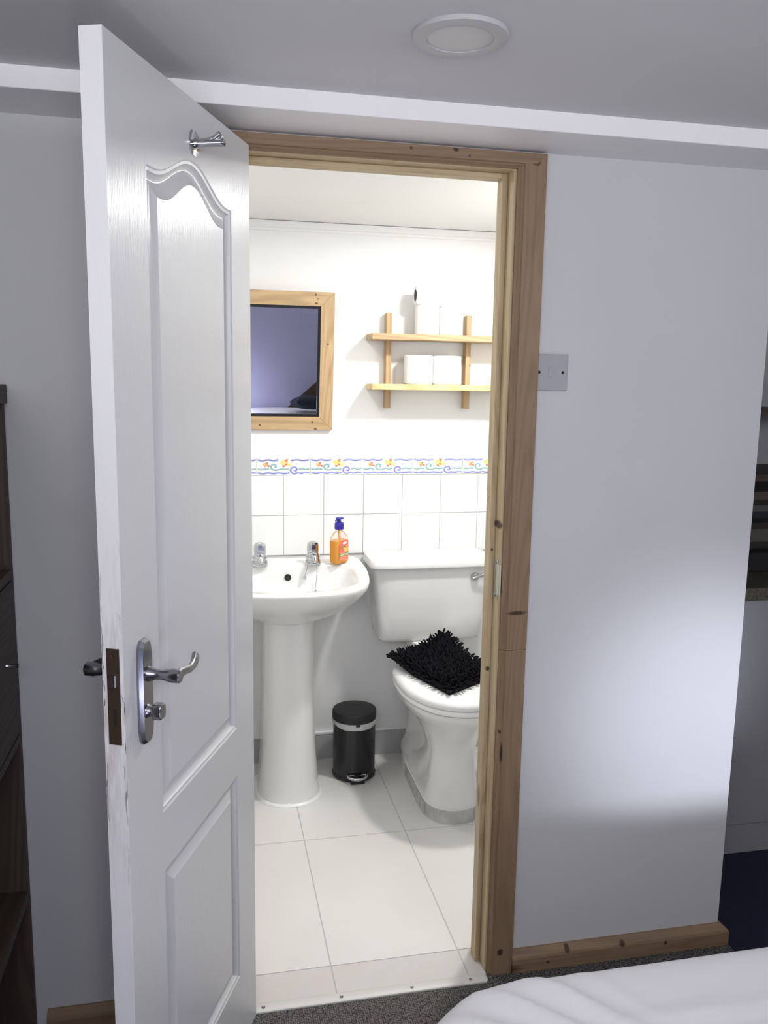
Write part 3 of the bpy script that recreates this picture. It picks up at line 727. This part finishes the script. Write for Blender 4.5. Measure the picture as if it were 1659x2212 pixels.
b = MB(); b.lathe([(.0165, 1.112), (.0165, 1.105), (.014, 1.1), (.006, 1.098), (.0005, 1.0975)], (.238, 0, .772), 'Y', 24)
b.tube([(.228, 1.096, .768), (.245, 1.092, .775), (.268, 1.090, .783), (.292, 1.090, .790), (.300, 1.090, .791)], [.005, .0062, .006, .0068, .004], 12, flat=.7, up=(0, 1, 0))
b.build('flush_lever', M['chrome'], to_)
# tiled plinth under the toilet
b = MB()
O0 = outline(TX, .104, .83, .708, 1.25, 2.2, 5, 0, 72); O1 = outline(TX, .101, .83, .713, 1.25, 2.2, 5, .05, 72)
b.rings([O0, O1], True, True, True, 0)
# tiles stand proud of the grout in groups of segments
def arc_point(t, z):          # t = arc length from the front centre, + to the right
    base = O0 if z < .03 else O1
    pts = [Vector(base[(54 + i * (1 if t >= 0 else -1)) % 72]) for i in range(36)]
    d = abs(t)
    for p, q in zip(pts, pts[1:]):
        l = (q - p).length
        if d <= l or q is pts[-1]:
            r = p.lerp(q, min(1, d / l)); break
        d -= l
    c = Vector((TX, .90, r.z)); o = (r - c); o.z = 0
    r = r + o.normalized() * .0022; r.z = z; return r
for k in range(-9, 9):
    t0, t1 = k * .050 + .012, k * .050 + .0595
    ts = [t0 + (t1 - t0) * i / 6 for i in range(7)]
    b.rings([[arc_point(t, .003) for t in ts], [arc_point(t, .047) for t in ts]], False, mi=1)
struct(b.build('trim_6', [M['silicone'], M['mosaic']], smooth=False))

# ------------------------------------------------------------------ shaggy black mat on the lid
F, L, B, Rr = Vector((.005, .628, .499)), Vector((-.118, .955, .503)), Vector((.112, 1.078, .555)), Vector((.238, .785, .503))
def patch(u, v): # F->R : u, F->L : v
    p = F.lerp(Rr, u).lerp(L.lerp(B, u), v)
    return p
mt = thing('shaggy_mat', (TX, .85, .499), 'black shaggy chenille mat draped over the closed toilet lid', 'mat')
b = MB(); n = 14
def zbase(u, v): 
    p = patch(u, v); w = smooth01((u + v - 1.35) / .65); p.z = .4995 + w * (p.z - .4995 + .004) + .020 * smooth01((v - .55) / .45) * (1 - u); p.y += .018 * v ** 3 * math.sin(PI * min(1, u * 1.1)); return p
gv = [[zbase(i / n, j / n) for i in range(n + 1)] for j in range(n + 1)]
top = [p + Vector((0, 0, .010)) for row in gv for p in row]; bot = [p for row in gv for p in row]
fs = []
N1 = n + 1
for j in range(n):
    for i in range(n):
        a = j * N1 + i; fs.append((a, a + 1, a + N1 + 1, a + N1)); k = N1 * N1; fs.append((k + a, k + a + N1, k + a + N1 + 1, k + a + 1))
k = N1 * N1
for i in range(n):
    for (a, c) in ((i, i + 1), (n * N1 + i, n * N1 + i + 1), (i * N1, (i + 1) * N1), (i * N1 + n, (i + 1) * N1 + n)): fs.append((a, c, k + c, k + a))
b.add(top + bot, fs); b.build('backing', M['mat'], mt)
b = MB(); rnd = random.Random(3); NU, NV = 30, 34
for j in range(NV):
    for i in range(NU):
        u = (i + .5 + rnd.uniform(-.35, .35)) / NU; v = (j + .5 + rnd.uniform(-.35, .35)) / NV
        p = zbase(u, v) + Vector((0, 0, .008))
        eu, ev = (u - .5) * 2, (v - .5) * 2
        out = (Rr - F).normalized() * (math.copysign(abs(eu) ** 7, eu)) + (L - F).normalized() * (math.copysign(abs(ev) ** 7, ev))
        d = Vector((rnd.uniform(-.45, .45), rnd.uniform(-.45, .45), .8)) + out * 1.5 
        if p.y > .99: d.y = min(d.y, -.05)
        d.normalize(); ln = rnd.uniform(.022, .034); r_f = rnd.uniform(.0032, .0042)
        dr = Vector((0, 0, -1)) * (.004 if out.length > .4 else .0)
        q = p + d * ln + dr
        if q.z < .503: q.z = .503
        if q.y > 1.085: q.y = 1.085
        pts = [p, p.lerp(q, .5) + Vector((0, 0, .0015)), p.lerp(q, .9), q]
        b.tube(pts, [r_f * .9, r_f, r_f * .9, r_f * .4], 6)
pile = b.build('pile', M['mat'], mt); pile['kind'] = 'stuff'

# ------------------------------------------------------------------ pedal bin
PX, PY = -.214, 1.143
pb = thing('pedal_bin', (PX, PY, 0), 'small black pedal bin on the bathroom floor between basin and toilet', 'bin')
b = MB(); b.lathe([(.080, .003), (.083, .006), (.083, .016), (.0805, .019), (.0805, .222), (.0815, .225), (.078, .226), (.076, .20), (.076, .05)], (PX, PY, 0), 'Z', 48, cap=True)
b.build('body', M['blackgloss'], pb)
b = MB(); b.lathe([(.0835, .232), (.0838, .236), (.0838, .258), (.0815, .2635), (.076, .2655), (.040, .2675), (.0001, .268)], (PX, PY, 0), 'Z', 48)
b.box(PX - .008, PX + .008, PY - .0875, PY - .080, .224, .240)
b.build('bin_lid', M['blackmat'], pb)
b = MB(); R = []
for (r, base) in ((.0788, .231), (.0840, .230), (.0850, .224), (.0832, .216)):
    R.append([(PX + (r + .0016 * math.sin(9 * a) * (base < .23)) * math.cos(a), PY + (r + .0016 * math.sin(7 * a) * (base < .23)) * math.sin(a), base - (.010 * max(0, -math.sin(a)) ** 2 + .002 * math.sin(5 * a)) * (base < .225)) for a in [2 * PI * k / 60 for k in range(60)]])
b.rings(R, True); li = b.build('bin_liner', M['bag'], pb); li['label'] = 'crumpled clear liner showing under the lid'
b = MB(); b.prism([(PX - .026, PY - .070), (PX + .026, PY - .070), (PX + .026, PY - .094), (PX - .026, PY - .094)], 'Z', .0, .018); b.build('foot', M['blackmat'], pb, bevel=.003)
b = MB(); R = []
for k in range(25):
    a = PI * k / 24; R.append((PX + .037 * math.cos(a), PY - .076 - .028 * math.sin(a), .030 - .006 * math.sin(a)))
b.tube(R, .0045, 10, flat=1.3); b.tube([(PX - .037, PY - .076, .030), (PX + .037, PY - .076, .030)], .004, 8)
b.build('pedal', M['chrome'], pb)

# ------------------------------------------------------------------ bed
bed = thing('bed', (.53, -1.35, 0), 'low double bed under the white duvet', 'bed')
b = MB(); b.box(-.36, 1.45, -2.12, -.67, .02, .22); b.build('base', M['navy'], bed, bevel=.01)
b = MB(); b.box(-.38, 1.46, -2.125, -.68, .22, .41); b.build('mattress', M['linen'], bed, bevel=.04, seg=4)
ZBED = .456
def rrect(s, n=200):
    x0, x1, y0, y1 = -.465 + s, 1.55 - s, -2.135 + s * .2, -.556 - s; r = max(.24 - s, .03)
    P = []
    segs_ = [((x1 - r, y1 - r), 0), ((x0 + r, y1 - r), PI / 2), ((x0 + .03, y0 + .03), PI), ((x1 - .03, y0 + .03), 1.5 * PI)]
    for (c, a0) in segs_:
        rr_ = r if a0 < PI - .1 else .03
        for k in range(n // 4):
            a = a0 + PI / 2 * k / (n // 4 - 1); P.append((c[0] + rr_ * math.cos(a), c[1] + rr_ * math.sin(a)))
    # resample evenly
    Q = P + [P[0]]; Ls = [0]
    for i in range(1, len(Q)): Ls.append(Ls[-1] + math.dist(Q[i], Q[i - 1]))
    out = []; j = 0; m_ = 900
    for i in range(m_):
        t = Ls[-1] * i / m_
        while Ls[j + 1] < t: j += 1
        f = (t - Ls[j]) / max(1e-9, Ls[j + 1] - Ls[j]); out.append((Q[j][0] + f * (Q[j + 1][0] - Q[j][0]), Q[j][1] + f * (Q[j + 1][1] - Q[j][1])))
    return out
def folds(x, y, s):
    # creases fanning out of the foot corner, softer undulation elsewhere
    cx_, cy_ = .35, -.98
    a = math.atan2(y - cy_, x - cx_); rr_ = math.hypot(x - cx_, y - cy_)
    near = smooth01((rr_ - .28) / .3) * smooth01((.1 - x) / .35) 
    h = 0
    for ph, w, am in ((2.60, .030, .020), (2.72, .022, .016), (2.84, .030, .018), (2.98, .034, .016), (2.47, .03, .010), (3.14, .04, .014), (2.33, .04, .007)):
        h += am * math.exp(-((a - ph - .10 * math.sin(rr_ * 6)) / w) ** 2)
    h = h * near
    h += .004 * math.sin(x * 7 + y * 11) * math.sin(y * 6 - x * 3)
    for c0, k, am, xa, xb in ((-.70, .18, .007, -.15, .18), (-.735, .16, .006, -.05, .30), (-.80, .20, .007, -.10, .28), (-.86, .15, .005, -.1, .4), (-.64, .10, .004, .05, .45)):
        h += am * math.exp(-((y - c0 - k * (x - .1) - .012 * math.sin(9 * x + c0 * 40)) / .010) ** 2) * smooth01((x - xa) / .12) * smooth01((xb - x) / .12)
    return h
b = MB(); R = []
for s, z in [(0, .12), (0, .18), (.001, .25), (.003, .31), (.005, .36), (.008, .392), (.013, .415), (.020, .430), (.030, .441), (.042, .4475), (.060, .451), (.08, .453)] + [(.08 + .016 * i, ZBED - .003 * math.exp(-i / 5)) for i in range(1, 38)]:
    w = .12 + .88 * smooth01(s / .10)
    R.append([(x, y, z + (folds(x, y, s) * w if z > .3 else .25 * folds(x, y, s))) for x, y in rrect(s)])
b.rings(R, True, False, True)
dv_ = b.build('duvet', M['linen'], None, angle=80, origin=(.53, -1.35, .41)); tag(dv_, 'creased white duvet spread over the bed at the bottom right', 'duvet')
# dark cushion on the bed, seen in the mirror
def cushion(name, label, loc, rot, w, h, th, mat):
    bb = MB(); n = 24; R = []
    T = [[None] * (n + 1) for _ in range(n + 1)]
    vs = []
    for sgn in (1, -1):
        for j in range(n + 1):
            for i in range(n + 1):
                u, v = -1 + 2 * i / n, -1 + 2 * j / n
                k = ((1 - u ** 4) * (1 - v ** 4)); k = max(0, k) ** .5
                pin = 1 - .07 * (1 - abs(u)) * abs(v) ** 3 - .0; pin2 = 1 - .07 * (1 - abs(v)) * abs(u) ** 3
                vs.append((u * w / 2 * pin2, sgn * th / 2 * k, v * h / 2 * pin))
    fs = []; N1 = n + 1
    for s in (0, 1):
        for j in range(n):
            for i in range(n):
                a = s * N1 * N1 + j * N1 + i; q = (a, a + 1, a + N1 + 1, a + N1); fs.append(q if s else q[::-1])
    bb.add(vs, fs)
    o = bb.build(name, mat, None, angle=80, origin=(0, 0, 0))
    bm = bmesh.new(); bm.from_mesh(o.data); bmesh.ops.remove_doubles(bm, verts=bm.verts[:], dist=.0003); bm.to_mesh(o.data); bm.free()
    o.location = loc; o.rotation_euler = rot
    return tag(o, label, 'cushion')
cushion('cushion', 'dark navy cushion lying on the bed, seen reflected in the mirror', (.072, -1.905, .548), (math.radians(-74), math.radians(4), math.radians(-6)), .36, .26, .10, M['navy'])
# brown headboard with sloping shoulder against the back wall
b = MB(); b.prism([(-.12, -.002), (.62, -.002), (.62, .92), (.40, .92), (.11, .665), (-.12, .45)], 'Y', -2.148, -2.138)
hb = b.build('headboard', M['brownX'], None, bevel=.003, smooth=False, origin=(.25, -2.143, 0)); tag(hb, 'brown wooden headboard with a sloping edge, seen at the right of the mirror', 'headboard')

# ------------------------------------------------------------------ shelf unit with drawers at the left
UX0, UX1, UY0 = -1.58, -1.152, -1.25
un = thing('shelf_unit', (-1.36, -.62, 0), 'dark brown wooden shelf unit with drawers against the wall, left of the door', 'shelf unit')
b = MB(); b.box(UX0, UX1 + .006, UY0, -.002, 1.442, 1.480); b.build('top_board', M['brownY'], un, bevel=.002, smooth=False)
for y in (-.024, UY0):
    b = MB(); b.box(UX0, UX1, y, y + .020, 0, 1.442); b.build('side_panel', M['brownZ'], un, bevel=.001, smooth=False)
b = MB(); b.box(UX0, UX0 + .008, UY0 + .02, -.024, 0.03, 1.442); b.build('back_panel', M['blackmat'], un, smooth=False)
for z0, z1 in ((1.077, 1.098), (.716, .735), (.345, .368), (.02, .04)):
    b = MB(); b.box(UX0 + .008, UX1, UY0 + .02, -.024, z0, z1); b.build('shelf_board', M['brownY'], un, smooth=False)
for y0, y1 in ((-.625, -.027), (-1.227, -.629)):
    b = MB(); b.box(UX0 + .05, UX1 + .001, y0, y1, .739, 1.073)
    dr = b.build('drawer', M['brownY'], un, bevel=.002, smooth=False)
    b = MB(); yc = -.112 if y0 > -.7 else -.9
    b.lathe([(.0045, UX1), (.0035, UX1 + .004), (.0035, UX1 + .022), (.0045, UX1 + .025), (.0005, UX1 + .026)], (0, yc, .918), 'X', 14)
    b.build('knob', M['chrome'], dr)

# ------------------------------------------------------------------ kitchenette in the alcove at the right
ku = thing('kitchen_unit', (1.2, .66, 0), 'white kitchen base unit beyond the wall corner at the right', 'kitchen cabinet')
b = MB(); b.box(.64, 1.90, .395, .975, .10, .850); b.build('carcass', M['kitchenwhite'], ku, smooth=False)
for x0, x1 in ((.643, 1.268), (1.272, 1.897)):
    b = MB(); b.box(x0, x1, .375, .394, .100, .846); dd = b.build('cabinet_door', M['kitchenwhite'], ku, bevel=.002, smooth=False)
    b = MB(); b.tube([(x1 - .04, .375, .78), (x1 - .04, .350, .78)], .004, 8); b.tube([(x1 - .04, .375, .66), (x1 - .04, .350, .66)], .004, 8); b.tube([(x1 - .04, .350, .79), (x1 - .04, .350, .65)], .005, 10); b.build('handle', M['chrome'], dd)
b = MB(); b.box(.64, 1.90, .382, .402, -.003, .0985); b.build('plinth', M['kitchenwhite'], ku, smooth=False)
b = MB(); b.box(.60, 1.92, .355, .978, .8505, .890)
wt = b.build('worktop', M['worktop'], None, bevel=.004, origin=(1.2, .66, .85)); tag(wt, 'mottled stone-coloured worktop on the white kitchen unit at the right edge', 'worktop')
ks = thing('kitchen_shelf', (1.3, .8, 1.185), 'brown two-board kitchen shelf above the worktop at the right edge', 'shelf')
for z0, z1 in ((1.405, 1.425), (1.185, 1.208)):
    b = MB(); b.box(.78, 1.9, .62, .975, z0, z1); b.build('shelf_board', M['brownX'], ks, smooth=False)
for x in (.875, 1.86):
    b = MB(); b.box(x, x + .014, .64, .975, 1.208, 1.75); b.build('side_panel', M['brownZ'], ks, smooth=False)
b = MB(); b.box(.80, 1.85, .629, .635, .925, 1.1845)
sb = b.build('striped_blind', M['stripes'], None, origin=(1.3, .632, .925), smooth=False); tag(sb, 'striped cloth blind hanging under the kitchen shelf at the right edge', 'blind')
b = MB(); b.prism([(.56, .890), (.62, .890), (.62, .958), (.575, .952)], 'X', .78, 1.5)
bk = b.build('storage_box', M['blackmat'], None, bevel=.004, origin=(1.1, .6, .890)); tag(bk, 'low black box on the worktop in front of the striped blind', 'box')

# ------------------------------------------------------------------ lights
def area(name, loc, target, size, power, col, sy=None, shape='RECTANGLE', spread=None):
    l = bpy.data.lights.new(name, 'AREA'); l.energy = power; l.color = col; l.shape = shape; l.size = size
    if sy: l.size_y = sy
    if spread: l.spread = spread
    o = bpy.data.objects.new(name, l); COL.objects.link(o); o.location = loc
    o.rotation_euler = (Vector(target) - Vector(loc)).to_track_quat('-Z', 'Y').to_euler(); return o
area('bathroom_downlight', (.26, .56, 2.055), (.26, .56, 0), .13, 16.0, (1, .99, .97), shape='DISK')
area('bathroom_downlight', (-.55, .56, 2.055), (-.55, .56, 0), .13, 4.5, (1, .99, .97), shape='DISK')
area('window_and_fill', (.35, -2.10, 1.78), (.0, 0, 1.55), 1.5, 16.8, (.96, .97, 1.0), .40)
area('window_and_fill', (-1.0, -2.10, 1.74), (-.9, 0, 1.5), .8, 13.5, (.97, .97, 1.0), .45)  # added fill for the dark left wall, no window seen there
pl_ = bpy.data.lights.new('low_glow_fill', 'POINT'); pl_.energy = 7.5; pl_.color = (.78, .80, 1.0); pl_.shadow_soft_size = .06  # added bluish point light near the bed, no lamp known there
po_ = bpy.data.objects.new('low_glow_fill', pl_); COL.objects.link(po_); po_.location = (-.66, -1.84, .56)
sl = bpy.data.lights.new('low_patch_spot', 'SPOT'); sl.energy = 150; sl.color = (.84, .87, 1.0); sl.spot_size = math.radians(30); sl.spot_blend = 1.0; sl.shadow_soft_size = .11  # added spot for the bluish patch on the wall, source unseen
so_ = bpy.data.objects.new('low_patch_spot', sl); COL.objects.link(so_); so_.location = (1.25, -1.85, .57)
so_.rotation_euler = (Vector((.55, 0, .62)) - Vector(so_.location)).to_track_quat('-Z', 'Y').to_euler()
so_.scale = (.95, .95, 1)
w = bpy.data.worlds.new('world'); scn.world = w; w.use_nodes = True
w.node_tree.nodes['Background'].inputs[0].default_value = (.85, .88, 1, 1); w.node_tree.nodes['Background'].inputs[1].default_value = .0

for o in COL.objects:
    if '_world' in o.keys(): del o['_world']
vs_ = scn.view_settings
vs_.view_transform = 'Standard'; vs_.look = 'None'; vs_.exposure = 0; vs_.gamma = 1; vs_.use_curve_mapping = False
